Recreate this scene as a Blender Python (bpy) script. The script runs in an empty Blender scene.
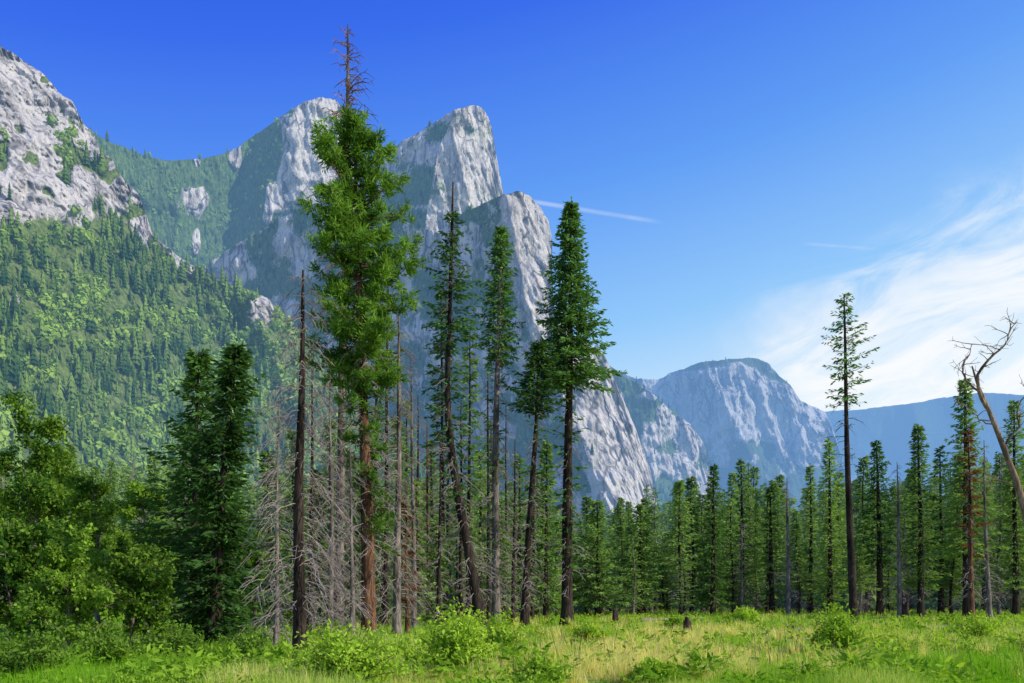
import bpy, math, numpy as np
from mathutils import Vector
SC = bpy.context.scene
COL = SC.collection
F = 796.4; HY = 600.0; CH = 1.7
PI = math.pi

# ------------------------------------------------------------------ noise
def _h(ix, iy, iz, seed):
    n = (ix*374761393 + iy*668265263 + iz*2147483647 + seed*144665) & 0xffffffff
    n = ((n ^ (n >> 13))*1274126177) & 0xffffffff
    n = ((n ^ (n >> 15))*2246822519) & 0xffffffff
    return ((n ^ (n >> 16)) & 0xffffff)/float(0xffffff)
def vnoise(x, y, z, seed=0):
    x, y, z = np.broadcast_arrays(np.asarray(x, float), np.asarray(y, float), np.asarray(z, float))
    ix = np.floor(x).astype(np.int64); iy = np.floor(y).astype(np.int64); iz = np.floor(z).astype(np.int64)
    fx = x-ix; fy = y-iy; fz = z-iz
    fx = fx*fx*(3-2*fx); fy = fy*fy*(3-2*fy); fz = fz*fz*(3-2*fz)
    r = 0
    for a in (0, 1):
        for b in (0, 1):
            for c in (0, 1):
                w = (fx if a else 1-fx)*(fy if b else 1-fy)*(fz if c else 1-fz)
                r = r + w*_h(ix+a, iy+b, iz+c, seed)
    return r*2-1
def fbm(x, y, z, octv=4, seed=0, gain=.5, ridged=False):
    s = 0; a = 1; t = 0
    for o in range(octv):
        n = vnoise(x*2**o+o*17.3, y*2**o+o*5.1, z*2**o-o*9.7, seed+o)
        if ridged: n = 1-2*np.abs(n)
        s = s+a*n; t += a; a *= gain
    return s/t
def sst(a, b, x):
    t = np.clip((x-a)/(b-a), 0, 1); return t*t*(3-2*t)

# ------------------------------------------------------------------ materials
def newmat(name):
    m = bpy.data.materials.new(name); m.use_nodes = True
    nt = m.node_tree; nt.nodes.clear()
    return m, nt
class NT:
    def __init__(s, nt): s.nt = nt
    def n(s, t, **k):
        nd = s.nt.nodes.new(t)
        for a, b in k.items(): setattr(nd, a, b)
        return nd
    def l(s, a, b): s.nt.links.new(a, b)
    def put(s, sock, v):
        if isinstance(v, bpy.types.NodeSocket): s.l(v, sock)
        else: sock.default_value = v
    def m(s, op, a, b=None, c=None, clamp=False):
        nd = s.n('ShaderNodeMath', operation=op); nd.use_clamp = clamp
        s.put(nd.inputs[0], a)
        if b is not None: s.put(nd.inputs[1], b)
        if c is not None: s.put(nd.inputs[2], c)
        return nd.outputs[0]
    def ss(s, x, a, b):
        nd = s.n('ShaderNodeMapRange', interpolation_type='SMOOTHSTEP')
        s.put(nd.inputs['Value'], x); nd.inputs['From Min'].default_value = a; nd.inputs['From Max'].default_value = b
        return nd.outputs[0]
    def noise(s, vec, scale, detail=4, rough=.55, dist=0):
        nd = s.n('ShaderNodeTexNoise'); s.l(vec, nd.inputs['Vector'])
        nd.inputs['Scale'].default_value = scale; nd.inputs['Detail'].default_value = detail
        nd.inputs['Roughness'].default_value = rough; nd.inputs['Distortion'].default_value = dist
        return nd.outputs['Fac']
    def ramp(s, fac, stops):
        nd = s.n('ShaderNodeValToRGB'); s.l(fac, nd.inputs[0]); e = nd.color_ramp.elements
        while len(e) < len(stops): e.new(.5)
        for i, (p, c) in enumerate(stops): e[i].position = p; e[i].color = (*c, 1)
        return nd.outputs[0]
    def mix(s, fac, a, b, blend='MIX'):
        nd = s.n('ShaderNodeMix', data_type='RGBA', blend_type=blend)
        s.put(nd.inputs[0], fac)
        for sock, v in ((nd.inputs[6], a), (nd.inputs[7], b)):
            if isinstance(v, tuple): sock.default_value = (*v, 1)
            else: s.l(v, sock)
        return nd.outputs[2]
    def mapping(s, vec, scale, rot=(0, 0, 0)):
        nd = s.n('ShaderNodeMapping'); s.l(vec, nd.inputs[0]); nd.inputs['Scale'].default_value = scale
        nd.inputs['Rotation'].default_value = rot
        return nd.outputs[0]
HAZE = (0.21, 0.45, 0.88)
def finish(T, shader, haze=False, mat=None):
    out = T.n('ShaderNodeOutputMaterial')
    if haze:  # aerial haze painted in as blue emission, stronger far off and low down
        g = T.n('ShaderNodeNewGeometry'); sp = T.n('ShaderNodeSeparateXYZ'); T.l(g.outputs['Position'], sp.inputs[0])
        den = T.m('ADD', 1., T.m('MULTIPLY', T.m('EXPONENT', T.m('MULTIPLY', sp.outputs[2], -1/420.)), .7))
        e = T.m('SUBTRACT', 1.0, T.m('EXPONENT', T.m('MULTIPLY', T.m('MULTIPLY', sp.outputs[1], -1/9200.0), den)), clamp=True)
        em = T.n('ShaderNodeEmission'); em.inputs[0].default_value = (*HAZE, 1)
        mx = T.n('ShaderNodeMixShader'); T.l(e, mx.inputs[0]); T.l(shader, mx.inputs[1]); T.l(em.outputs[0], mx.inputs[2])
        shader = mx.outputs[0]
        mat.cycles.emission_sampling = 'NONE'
    T.l(shader, out.inputs[0])
def foliage(name, c0, c1, trans=.35, haze=False):
    m, nt = newmat(name); T = NT(nt)
    at = T.n('ShaderNodeAttribute', attribute_name='tint')
    oi = T.n('ShaderNodeObjectInfo')
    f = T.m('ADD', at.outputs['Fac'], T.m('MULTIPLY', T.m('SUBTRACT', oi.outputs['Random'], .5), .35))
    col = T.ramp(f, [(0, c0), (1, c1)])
    d = T.n('ShaderNodeBsdfDiffuse'); T.l(col, d.inputs[0])
    t = T.n('ShaderNodeBsdfTranslucent')
    T.l(T.mix(1.0, col, (1.35, 1.3, .6), 'MULTIPLY'), t.inputs[0])
    mx = T.n('ShaderNodeMixShader'); mx.inputs[0].default_value = trans
    T.l(d.outputs[0], mx.inputs[1]); T.l(t.outputs[0], mx.inputs[2])
    finish(T, mx.outputs[0], haze, m); return m
def bark(name, c0, c1, c2=None):
    m, nt = newmat(name); T = NT(nt)
    tc = T.n('ShaderNodeTexCoord')
    v = T.mapping(tc.outputs['Object'], (7, 7, 1.1))
    n1 = T.noise(v, 1.6, 5, .65, .6)
    n2 = T.noise(tc.outputs['Object'], .35, 3)
    col = T.ramp(n1, [(.36, c0), (.64, c1)])
    col = T.mix(T.ss(n2, .42, .66), col, c2 or tuple(x*.5 for x in c0))
    b = T.n('ShaderNodeBsdfPrincipled'); T.l(col, b.inputs['Base Color']); b.inputs['Roughness'].default_value = .9
    b.inputs['Specular IOR Level'].default_value = .15
    bp = T.n('ShaderNodeBump'); bp.inputs['Strength'].default_value = .9; bp.inputs['Distance'].default_value = .05
    T.l(n1, bp.inputs['Height']); T.l(bp.outputs[0], b.inputs['Normal'])
    finish(T, b.outputs[0]); return m
M = dict(
    pine=foliage('pine_needles', (.022, .075, .013), (.21, .38, .05), .36),
    fir=foliage('fir_needles', (.025, .075, .025), (.18, .35, .085)),
    dark=foliage('dark_needles', (.018, .055, .016), (.13, .26, .055)),
    forest=foliage('forest_needles', (.035, .095, .03), (.31, .48, .11)),
    rust=foliage('rusty_needles', (.09, .04, .018), (.30, .15, .065)),
    leaf=foliage('broad_leaves', (.03, .095, .014), (.31, .49, .06), .42),
    shrub=foliage('shrub_leaves', (.09, .23, .012), (.46, .64, .07), .42),
    grass=foliage('grass_blades', (.21, .45, .02), (.88, .74, .30), .42),
    flower=foliage('yellow_petals', (.6, .45, .03), (.8, .65, .06), .2),
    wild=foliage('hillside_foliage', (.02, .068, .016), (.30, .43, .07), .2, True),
    bark_red=bark('red_brown_bark', (.05, .025, .015), (.27, .13, .07)),
    bark_dark=bark('dark_bark', (.014, .010, .008), (.075, .052, .038)),
    bark_grey=bark('grey_dead_wood', (.08, .065, .055), (.34, .28, .235), (.06, .045, .035)),
    bark_tan=bark('tan_dead_wood', (.12, .07, .045), (.42, .29, .19), (.09, .055, .04)),
    twig=bark('pale_dead_twigs', (.19, .155, .13), (.49, .42, .36), (.20, .155, .13)),
    twig_red=bark('reddish_dead_twigs', (.20, .12, .09), (.42, .29, .22), (.16, .095, .07)),
    twig_dark=bark('dark_twigs', (.05, .04, .03), (.14, .11, .085), (.05, .04, .03)),
)

# ------------------------------------------------------------------ mesh accumulation
class Acc:
    def __init__(s): s.v = []; s.f = {3: [], 4: []}; s.t = []; s.n = 0
    def add(s, V, Fc, tint=.5):
        V = np.asarray(V, float).reshape(-1, 3); Fc = np.asarray(Fc)
        s.f[Fc.shape[1]].append(Fc+s.n); s.v.append(V)
        s.t.append(np.broadcast_to(np.asarray(tint, float), (len(V),)))
        s.n += len(V)
    def mesh(s, name, mat, smooth=False):
        me = bpy.data.meshes.new(name)
        if s.n == 0: return me
        V = np.concatenate(s.v); t = np.concatenate(s.t)
        q = np.concatenate(s.f[4]) if s.f[4] else np.zeros((0, 4), int)
        r = np.concatenate(s.f[3]) if s.f[3] else np.zeros((0, 3), int)
        me.vertices.add(len(V)); me.vertices.foreach_set('co', V.ravel().astype(np.float32))
        lv = np.concatenate([q.ravel(), r.ravel()]).astype(np.int32)
        me.loops.add(len(lv)); me.loops.foreach_set('vertex_index', lv)
        me.polygons.add(len(q)+len(r))
        st = np.concatenate([np.arange(len(q))*4, len(q)*4+np.arange(len(r))*3]).astype(np.int32)
        me.polygons.foreach_set('loop_start', st)
        me.update(calc_edges=True)
        a = me.attributes.new('tint', 'FLOAT', 'POINT'); a.data.foreach_set('value', t.astype(np.float32))
        if smooth: me.polygons.foreach_set('use_smooth', np.ones(len(me.polygons), bool))
        me.materials.append(mat); return me
    def build(s, name, mat, parent=None, smooth=False):
        o = bpy.data.objects.new(name, s.mesh(name, mat, smooth)); COL.objects.link(o)
        if parent: o.parent = parent
        return o
def tag(o, label, cat, group=None, kind=None):
    o['label'] = label; o['category'] = cat
    if group: o['group'] = group
    if kind: o['kind'] = kind
    return o
def empty(name, loc):
    o = bpy.data.objects.new(name, None); COL.objects.link(o); o.location = loc; o.empty_display_size = .3; return o
def dup(root, loc, rz, sc):
    r = root.copy(); COL.objects.link(r); r.location = loc; r.rotation_euler = (0, 0, rz); r.scale = sc
    for ch in list(root.children):
        c = ch.copy(); COL.objects.link(c); c.parent = r
        for g in list(ch.children):
            d = g.copy(); COL.objects.link(d); d.parent = c
    return r
def tube(acc, P, R, sides=5, tint=.5):
    P = np.asarray(P, float); n = len(P)
    R = np.broadcast_to(np.asarray(R, float), (n,))
    T = np.gradient(P, axis=0); T /= np.linalg.norm(T, axis=1)[:, None]+1e-9
    ref = np.array([0, 0, 1.]) if abs(T[:, 2]).mean() < .8 else np.array([1., 0, 0])
    U = np.cross(T, ref); U /= np.linalg.norm(U, axis=1)[:, None]+1e-9
    W = np.cross(T, U)
    a = np.arange(sides)*2*PI/sides
    V = P[:, None]+R[:, None, None]*(np.cos(a)[None, :, None]*U[:, None]+np.sin(a)[None, :, None]*W[:, None])
    i = np.arange(n-1)[:, None]*sides; j = np.arange(sides)[None]
    k = (np.arange(sides)+1) % sides
    Fc = np.stack([i+j, i+k[None], i+sides+k[None], i+sides+j], -1).reshape(-1, 4)
    acc.add(V.reshape(-1, 3), Fc, tint)
def leaves(acc, B, D, L, W, tint, rng):
    n = len(B)
    if n == 0: return
    D = D/(np.linalg.norm(D, axis=1)[:, None]+1e-9)
    S = np.cross(D, rng.normal(size=(n, 3))); S /= np.linalg.norm(S, axis=1)[:, None]+1e-9
    L = np.asarray(L)[:, None]; W = np.asarray(W)[:, None]
    m = B+D*L*.45
    V = np.stack([B, m+S*W*.5, B+D*L, m-S*W*.5], 1).reshape(-1, 3)
    acc.add(V, np.arange(4*n).reshape(n, 4), np.repeat(np.broadcast_to(tint, (n,)), 4))
def catmull(P, n):
    P = np.asarray(P, float)
    if len(P) == 2: return P[0]+(P[1]-P[0])*np.linspace(0, 1, n)[:, None]
    Q = np.vstack([2*P[0]-P[1], P, 2*P[-1]-P[-2]]); out = []
    u = np.linspace(0, len(P)-1, n)
    for x in u:
        i = min(int(x), len(P)-2); t = x-i; a, b, c, d = Q[i:i+4]
        out.append(.5*((2*b)+(-a+c)*t+(2*a-5*b+4*c-d)*t*t+(-a+3*b-3*c+d)*t**3))
    return np.array(out)

# ------------------------------------------------------------------ ground
def gz(x, y):
    x = np.asarray(x, float); y = np.asarray(y, float)
    w = np.clip(1-y/90, 0, 1)*np.clip(1-np.abs(x)/120, 0, 1)
    return w*(.16*np.sin(x*.21+1)*np.sin(y*.17)+.07*np.sin(x*.6+y*.33)+.04*np.sin(x*1.3-y*.9))
def GX(px, Y): return (px-512)/F*Y
def GZ(py, Y): return CH+(HY-py)/F*Y
def Yof(py): return CH*F/(py-HY)

def build_ground():
    a = Acc()
    s = np.linspace(-1, 1, 221); xs = np.sinh(s*6.2)/np.sinh(6.2)*12000
    t = np.linspace(0, 1, 240); ys = -60+(np.exp(t*5.6)-1)/(np.exp(5.6)-1)*12000
    X, Y = np.meshgrid(xs, ys); V = np.stack([X, Y, gz(X, Y)], -1).reshape(-1, 3)
    nu = len(xs); i = np.arange(len(ys)-1)[:, None]*nu+np.arange(nu-1)[None]
    a.add(V, np.stack([i, i+1, i+nu+1, i+nu], -1).reshape(-1, 4))
    m, nt = newmat('meadow_ground'); T = NT(nt)
    g = T.n('ShaderNodeNewGeometry')
    sp = T.n('ShaderNodeSeparateXYZ'); T.l(g.outputs['Position'], sp.inputs[0])
    n1 = T.noise(g.outputs['Position'], .09, 4, .6); n2 = T.noise(g.outputs['Position'], 1.7, 4, .7); n3 = T.noise(g.outputs['Position'], .3, 4)
    col = T.ramp(n2, [(.3, (.10, .17, .018)), (.7, (.32, .44, .06))])
    col = T.mix(T.ss(n1, .50, .66), col, (.42, .36, .14))
    col = T.mix(T.m('MULTIPLY', T.ss(n3, .56, .70), .45), col, (.07, .075, .025))
    col = T.mix(T.m('MULTIPLY', T.ss(sp.outputs[1], 82, 108), .9), col, (.05, .065, .02))  # forest shade painted in: ground colour darkened from the tree line back
    b = T.n('ShaderNodeBsdfPrincipled'); T.l(col, b.inputs['Base Color']); b.inputs['Roughness'].default_value = 1
    b.inputs['Specular IOR Level'].default_value = .05
    bp = T.n('ShaderNodeBump'); bp.inputs['Distance'].default_value = .15; T.l(n2, bp.inputs['Height']); T.l(bp.outputs[0], b.inputs['Normal'])
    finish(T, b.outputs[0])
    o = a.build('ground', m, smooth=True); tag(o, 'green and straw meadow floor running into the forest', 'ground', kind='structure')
build_ground()

# ------------------------------------------------------------------ mountains
def mountain_mat(name, rock0, rock1, v0, v1, sc, dk=.5):
    m, nt = newmat(name); T = NT(nt)
    g = T.n('ShaderNodeNewGeometry'); p = g.outputs['Position']
    at = T.n('ShaderNodeAttribute', attribute_name='tint')
    st = T.noise(T.mapping(p, (1, 1, .11), (0, .12, 0)), .055/sc, 6, .70, .4)
    bl = T.noise(p, .006/sc, 4, .6)
    fi = T.noise(T.mapping(p, (1, 1, .5), (.3, .5, 0)), .16/sc, 5, .75)
    rock = T.ramp(st, [(.38, rock0), (.54, rock1)])
    rock = T.mix(T.m('MULTIPLY', T.ss(bl, .48, .64), dk), rock, tuple(x*.45 for x in rock1))
    rock = T.mix(T.m('MULTIPLY', T.ss(fi, .50, .62), .6), rock, (rock1[0]*1.25, rock1[1]*1.2, rock1[2]*1.13))
    rock = T.mix(T.m('MULTIPLY', T.ss(fi, .42, .32), .8), rock, tuple(x*.55 for x in rock0))
    vo = T.n('ShaderNodeTexVoronoi', feature='DISTANCE_TO_EDGE')
    dn = T.n('ShaderNodeTexNoise'); T.l(p, dn.inputs['Vector']); dn.inputs['Scale'].default_value = .02/sc; dn.inputs['Detail'].default_value = 3
    vm = T.n('ShaderNodeVectorMath', operation='MULTIPLY_ADD'); T.l(dn.outputs['Color'], vm.inputs[0]); vm.inputs[1].default_value = (55*sc,)*3; T.l(p, vm.inputs[2])
    T.l(T.mapping(vm.outputs[0], (1, 1, .28), (0, .25, 0)), vo.inputs['Vector']); vo.inputs['Scale'].default_value = .022/sc
    crack = T.ss(vo.outputs['Distance'], .07, .0)
    rock = T.mix(T.m('MULTIPLY', crack, T.m('MULTIPLY', T.ss(bl, .34, .56), .9)), rock, tuple(x*.45 for x in rock0))
    vg = T.ramp(fi, [(.38, v0), (.62, v1)])
    f = T.ss(T.m('ADD', at.outputs['Fac'], T.m('MULTIPLY', T.m('SUBTRACT', fi, .5), 1.3)), .45, .55)
    col = T.mix(f, rock, vg)
    b = T.n('ShaderNodeBsdfDiffuse'); T.l(col, b.inputs[0]); b.inputs[1].default_value = .3
    bp = T.n('ShaderNodeBump'); bp.inputs['Strength'].default_value = 1; bp.inputs['Distance'].default_value = 7*sc
    T.l(T.m('SUBTRACT', T.m('ADD', st, T.m('MULTIPLY', fi, .6)), T.m('MULTIPLY', crack, .35)), bp.inputs['Height']); T.l(bp.outputs[0], b.inputs['Normal'])
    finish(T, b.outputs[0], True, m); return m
def sheet(name, label, sky, x0, x1, step, depth, veg, mat, seed, amp=1., cat='mountain', pb=606, jag=2.5, gul=0.):
    px = np.arange(x0, x1+.1, step)
    sp = np.array(sky, float)
    ps = np.interp(px, sp[:, 0], sp[:, 1])
    ps = ps+fbm(px/22, seed*3.3, .5, 5, seed, .7)*jag
    ps = np.minimum(ps, pb-1)
    nv = int((pb-ps.min())/step)+2
    v = np.linspace(0, 1, nv)[:, None]
    PX = np.broadcast_to(px, (nv, len(px))); PY = pb+(ps-pb)[None]*v
    Y0 = depth(PX, PY)
    X = GX(PX, Y0); Z = GZ(PY, Y0); s = 1/np.mean(Y0)
    rock = 1-veg(PX, PY, v)
    rk = np.clip(rock, .3, 1)
    d = fbm(X*s*9, Y0*s*4, Z*s*5, 4, seed, .5, True)*.026
    if gul: d = d+gul*fbm((X+.45*Z)*s*7, Y0*s*2, Z*s*1.3, 3, seed+90, .45, True)
    d = d+rk*(fbm(X*s*34+Z*s*9, Y0*s*12, Z*s*9, 4, seed+20, .6, True)*.014)
    d = d+rk*(fbm(X*s*110+Z*s*25, Y0*s*60, Z*s*25, 4, seed+40, .65, True)*.0055)
    q = Z*s*26+fbm(X*s*10, 0, Z*s*10, 3, seed+60)*2.2
    d = d+rk*(np.abs((q % 1)-.5)-.25)*.008
    Yd = Y0*(1-d*amp)
    X = GX(PX, Yd); Z = GZ(PY, Yd)
    V = np.stack([X, Yd, Z], -1)
    top = V[-1]
    back = []
    for dy, fz in ((.04, .93), (.16, .6), (.35, -.02)):
        b = top.copy(); b[:, 1] += dy*top[:, 1]; b[:, 2] = top[:, 2]*fz; back.append(b)
    A = np.concatenate([V, np.array(back)]); n0, nu = A.shape[:2]
    i = np.arange(n0-1)[:, None]*nu+np.arange(nu-1)[None]
    a = Acc(); vg = np.concatenate([veg(PX, PY, v)*np.ones_like(PX), np.full((3, nu), .6)])
    a.add(A.reshape(-1, 3), np.stack([i, i+1, i+nu+1, i+nu], -1).reshape(-1, 4), vg.ravel())
    o = a.build(name, mat); tag(o, label, cat, kind='structure')
    return V, vg[:-3], PX, PY
def ln(*p):
    p = np.array(p, float)
    return lambda q: np.interp(q, p[:, 0], p[:, 1])
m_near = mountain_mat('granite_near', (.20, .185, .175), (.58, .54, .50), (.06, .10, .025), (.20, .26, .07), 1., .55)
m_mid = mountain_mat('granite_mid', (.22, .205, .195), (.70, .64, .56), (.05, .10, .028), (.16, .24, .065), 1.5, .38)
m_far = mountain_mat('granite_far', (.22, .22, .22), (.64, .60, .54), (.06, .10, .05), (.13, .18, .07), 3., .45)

SH = {}
rl = ln((-300, 160), (0, 222), (40, 200), (80, 212), (110, 222), (150, 242), (200, 262), (600, 300))
def vegW(px, py, v):
    n = fbm(px/38, py/38, .2, 4, 3); n2 = fbm(px/16, py/16, .7, 3, 9)
    a = sst(-14, 14, py-rl(px)+n*34)
    spot = np.exp(-((px-265)/22)**2-((py-312)/22)**2)+np.exp(-((px-185)/12)**2-((py-268)/8)**2)+.8*np.exp(-((px-12)/16)**2-((py-300)/9)**2)
    inrock = sst(.14, .34, n2+n*.35)*.85
    return np.clip(np.where(a > .5, a-spot*(.75+n2), np.maximum(a, inrock)), 0, 1)
SH['W'] = sheet('hillside', 'wooded valley side on the left with pale granite buttress on top',
    [(-300, -70), (-150, -15), (0, 46), (12, 52), (30, 66), (45, 76), (60, 93), (72, 100), (85, 127), (94, 134), (100, 153), (112, 160), (125, 183), (138, 194), (146, 214), (150, 232), (165, 244), (185, 262), (210, 276), (230, 285), (252, 290), (270, 300), (285, 322), (310, 345), (350, 400), (400, 450), (470, 520), (560, 592)],
    -300, 560, 1.4, lambda px, py: 450+(600-py)*1.15+px*1.35, vegW, m_near, 11, 1.3, 'hillside', jag=5, gul=.034)
xB = ln((97, 300), (150, 278), (210, 262), (600, 250))
def vegB(px, py, v):
    n = fbm(px/25, py/25, .2, 4, 5)
    r = sst(-8, 10, px-xB(py)+n*14)*sst(225, 195, py+n*20)
    r = np.maximum(r, sst(.25, .4, fbm(px/18, py/40, 2.2, 3, 31))*.8*sst(150, 200, px))
    return np.clip(1-r, 0, 1)
def depB(px, py):
    x = xB(py); c = x-30
    return 2500+.65*(600-py)+np.where(px > x, (px-x)*1.6, np.where(px > c, (x-px)*3.0, 30*3.0-(c-px)*2.4))
SH['B'] = sheet('mountain', 'leftmost of the three pointed granite peaks, with wooded ridge running left', 
    [(40, 190), (60, 150), (88, 130), (110, 142), (140, 155), (165, 161), (195, 158), (230, 152), (248, 140), (258, 133), (275, 122), (290, 110), (304, 103), (322, 97), (336, 99), (346, 110), (352, 140), (360, 180), (375, 220), (420, 290), (480, 400), (520, 600)],
    40, 520, 1.4, depB, vegB, m_mid, 12, 1.15, jag=5)
xU = ln((107, 458), (150, 438), (230, 424), (600, 396))
def vegU(px, py, v):
    n = fbm(px/22, py/22, .9, 4, 6)
    return np.clip(np.where(px < xU(py), .42+n*1.1, .04+n*.8), 0, 1)
SH['U'] = sheet('mountain', 'tallest granite peak, in the middle, with sheer sunlit right face',
    [(320, 225), (345, 200), (360, 183), (378, 160), (388, 150), (400, 142), (420, 131), (438, 118), (446, 113), (458, 109), (470, 106), (482, 109), (488, 117), (492, 130), (497, 160), (503, 190), (512, 230), (530, 300), (560, 400), (600, 600)],
    320, 600, 1.2, lambda px, py: 2150+.45*(600-py)+np.where(px < xU(py), (xU(py)-px)*3.6, (px-xU(py))*1.6), vegU, m_mid, 13, 1.1, jag=5)
xL = ln((192, 506), (250, 518), (300, 526), (350, 546), (420, 572), (500, 606), (600, 660))
def vegL(px, py, v):
    n = fbm(px/24, py/24, .4, 4, 8)
    left = .50+n*1.1
    right = .02+n*.9
    return np.clip(np.where(px < xL(py)-10, left, right), 0, 1)
SH['L'] = sheet('mountain', 'lowest and nearest granite peak with dark left flank and pale apron',
    [(180, 300), (190, 282), (215, 258), (260, 230), (300, 207), (330, 200), (380, 207), (420, 227), (440, 234), (452, 220), (462, 213), (480, 206), (500, 197), (518, 192), (530, 197), (540, 207), (549, 222), (553, 245), (551, 290), (557, 318), (575, 338), (598, 348), (606, 358), (614, 378), (628, 410), (640, 440), (650, 470), (656, 500), (662, 530), (672, 604)],
    180, 672, 1.3, lambda px, py: 1450+.5*(600-py)+np.where(px < xL(py), (xL(py)-px)*2.3-.0012*(xL(py)-px)**2, (px-xL(py))*1.4), vegL, m_mid, 14, 1.05, jag=5)
def vegM(px, py, v):
    n = fbm(px/18, py/18, .1, 4, 10)
    return np.clip(.55+n*1.2-.35*sst(670, 705, px), 0, 1)
SH['M'] = sheet('hillside', 'hazy wooded spur with bare granite end right of the lowest peak',
    [(570, 350), (600, 358), (625, 377), (650, 391), (668, 408), (690, 424), (703, 443), (713, 468), (722, 500), (736, 604)],
    570, 736, 1.3, lambda px, py: 3500+.9*(600-py)+(px-570)*2.0, vegM, m_mid, 15, 1., 'hillside')
xD = ln((358, 700), (400, 722), (450, 748), (600, 800))
def vegD(px, py, v):
    n = fbm(px/16, py/16, .1, 4, 12)
    top = sst(10, 1, py-np.interp(px, [610, 740, 790], [370, 360, 383])+n*12)
    low = sst(435, 475, py+n*30)
    return np.clip(np.maximum(top*.8, low)*.95+n*.45, 0, 1)
SH['D'] = sheet('mountain', 'distant hazy blue flat topped mountain across the valley', 
    [(560, 352), (610, 368), (635, 379), (648, 380), (662, 378), (670, 373), (684, 370), (694, 365), (700, 362), (720, 359), (740, 357), (758, 358), (768, 362), (780, 376), (790, 384), (800, 400), (812, 407), (825, 412), (832, 425), (840, 450), (848, 490), (860, 604)],
    560, 860, 1.2, lambda px, py: 6000+1.2*(600-py)+np.where(px < xD(py), (xD(py)-px)*7.0, (px-xD(py))*2.2), vegD, m_far, 16, 1.5, jag=4)
SH['E'] = sheet('mountain', 'faint blue farthest ridge along the right skyline',
    [(740, 440), (800, 414), (850, 410), (900, 405), (940, 398), (980, 393), (1024, 395), (1100, 380), (1300, 350), (1500, 330)],
    740, 1500, 3, lambda px, py: 11000+2*(600-py), lambda px, py, v: .7+.5*fbm(px/30, py/30, .4, 3, 77), m_far, 17, .8)

# trees on the slopes : far woods, one mass each
def tmpl_conifer(seed, tiers=6, k=6):
    r = np.random.default_rng(seed); V = []; T = []
    n = 0
    for i in range(tiers):
        s = i/tiers; zt = min(1, s+.34); rr = .19*(1-s)**.85+.012
        ap = [0, 0, zt]; ring = []
        for j in range(k*2):
            a = (j+r.uniform(-.3, .3))*PI/k; q = rr*(r.uniform(.8, 1.2) if j % 2 == 0 else r.uniform(.35, .6))
            ring.append([math.cos(a)*q, math.sin(a)*q, s+.06-(.05 if j % 2 == 0 else -.02)+r.uniform(-.02, .02)])
        V += [ap]+ring
        for j in range(k*2): T.append([n, n+1+j, n+1+(j+1) % (k*2)])
        n += 1+2*k
    return np.array(V), np.array(T)
def tmpl_bush(seed, n=70):
    r = np.random.default_rng(seed)
    d = r.normal(size=(n, 3)); d /= np.linalg.norm(d, axis=1)[:, None]
    lob = 1+.35*np.sin(d[:, 0]*4+seed)*np.cos(d[:, 2]*5+seed)
    c = d*np.array([.42, .42, .46])*r.uniform(.55, 1.05, (n, 1))*lob[:, None]+[0, 0, .48]
    V = []; 
    for i in range(n):
        u = np.cross(d[i], r.normal(size=3)); u /= np.linalg.norm(u); w = np.cross(d[i], u)
        w = w+d[i]*r.uniform(-.9, .9)
        s = r.uniform(.08, .17)
        V += [c[i]-u*s, c[i]-w*s, c[i]+u*s, c[i]+w*s]
    return np.array(V), np.arange(4*n).reshape(n, 4)
TC = [tmpl_conifer(i) for i in range(5)]; TB = [tmpl_bush(i) for i in range(4)]
def merge(acc, tm, pos, hz, wd, tint, rng):
    V, Fc = tm; K = len(pos)
    if K == 0: return
    a = rng.uniform(0, 2*PI, K); c = np.cos(a)[:, None]; s = np.sin(a)[:, None]
    x = (V[None, :, 0]*c-V[None, :, 1]*s)*wd[:, None]; y = (V[None, :, 0]*s+V[None, :, 1]*c)*wd[:, None]
    z = V[None, :, 2]*hz[:, None]
    W = np.stack([x+pos[:, 0:1], y+pos[:, 1:2], z+pos[:, 2:3]], -1).reshape(-1, 3)
    FF = (Fc[None]+(np.arange(K)*len(V))[:, None, None]).reshape(-1, Fc.shape[1])
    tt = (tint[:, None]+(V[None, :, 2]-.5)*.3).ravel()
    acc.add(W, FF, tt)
def wood(name, key, label, n, h0, h1, bush=.0, seed=1, pw=1.5, tb=.4):
    V, vg, PX, PY = SH[key]; r = np.random.default_rng(seed)
    w = np.clip(vg, 0, 1)**pw; w = np.where(w < .25, 0.004, w)
    w = w*np.where((PX > -80) & (PX < 1060), 1, .15)
    cl = fbm(PX/14, PY/10, 3.3, 3, seed+70); w = w*np.clip(.6+cl*1.5, .08, 1.5)
    p = (w/w.sum()).ravel(); idx = r.choice(p.size, n, p=p)
    pos = V.reshape(-1, 3)[idx]; n3 = fbm(PX.ravel()[idx]/45, PY.ravel()[idx]/30, 1.1, 4, seed)
    a = Acc(); kind = r.random(n) < np.clip(bush+n3*1.3, 0, .95)
    hh = h0+(h1-h0)*r.random(n)**1.6; hh = hh*np.where(r.random(n) < .25, .6, 1)
    pos = pos-np.array([0, 0, .5])
    for j, t in enumerate(TC):
        k = (~kind) & (idx % 5 == j)
        merge(a, t, pos[k], hh[k], hh[k]*r.uniform(.75, 1.2, k.sum()), np.clip(tb-.14+n3[k]*.6+r.normal(0, .16, k.sum()), 0, 1), r)
    for j, t in enumerate(TB):
        k = kind & (idx % 4 == j)
        merge(a, t, pos[k], hh[k]*.60, hh[k]*r.uniform(.45, .75, k.sum()), np.clip(tb+.14+n3[k]*.7+r.normal(0, .16, k.sum()), 0, 1), r)
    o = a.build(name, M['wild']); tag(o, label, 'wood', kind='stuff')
wood('hillside_wood', 'W', 'conifers and oaks covering the steep valley side on the left', 8600, 9, 34, .48, 1, tb=.44)
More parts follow.
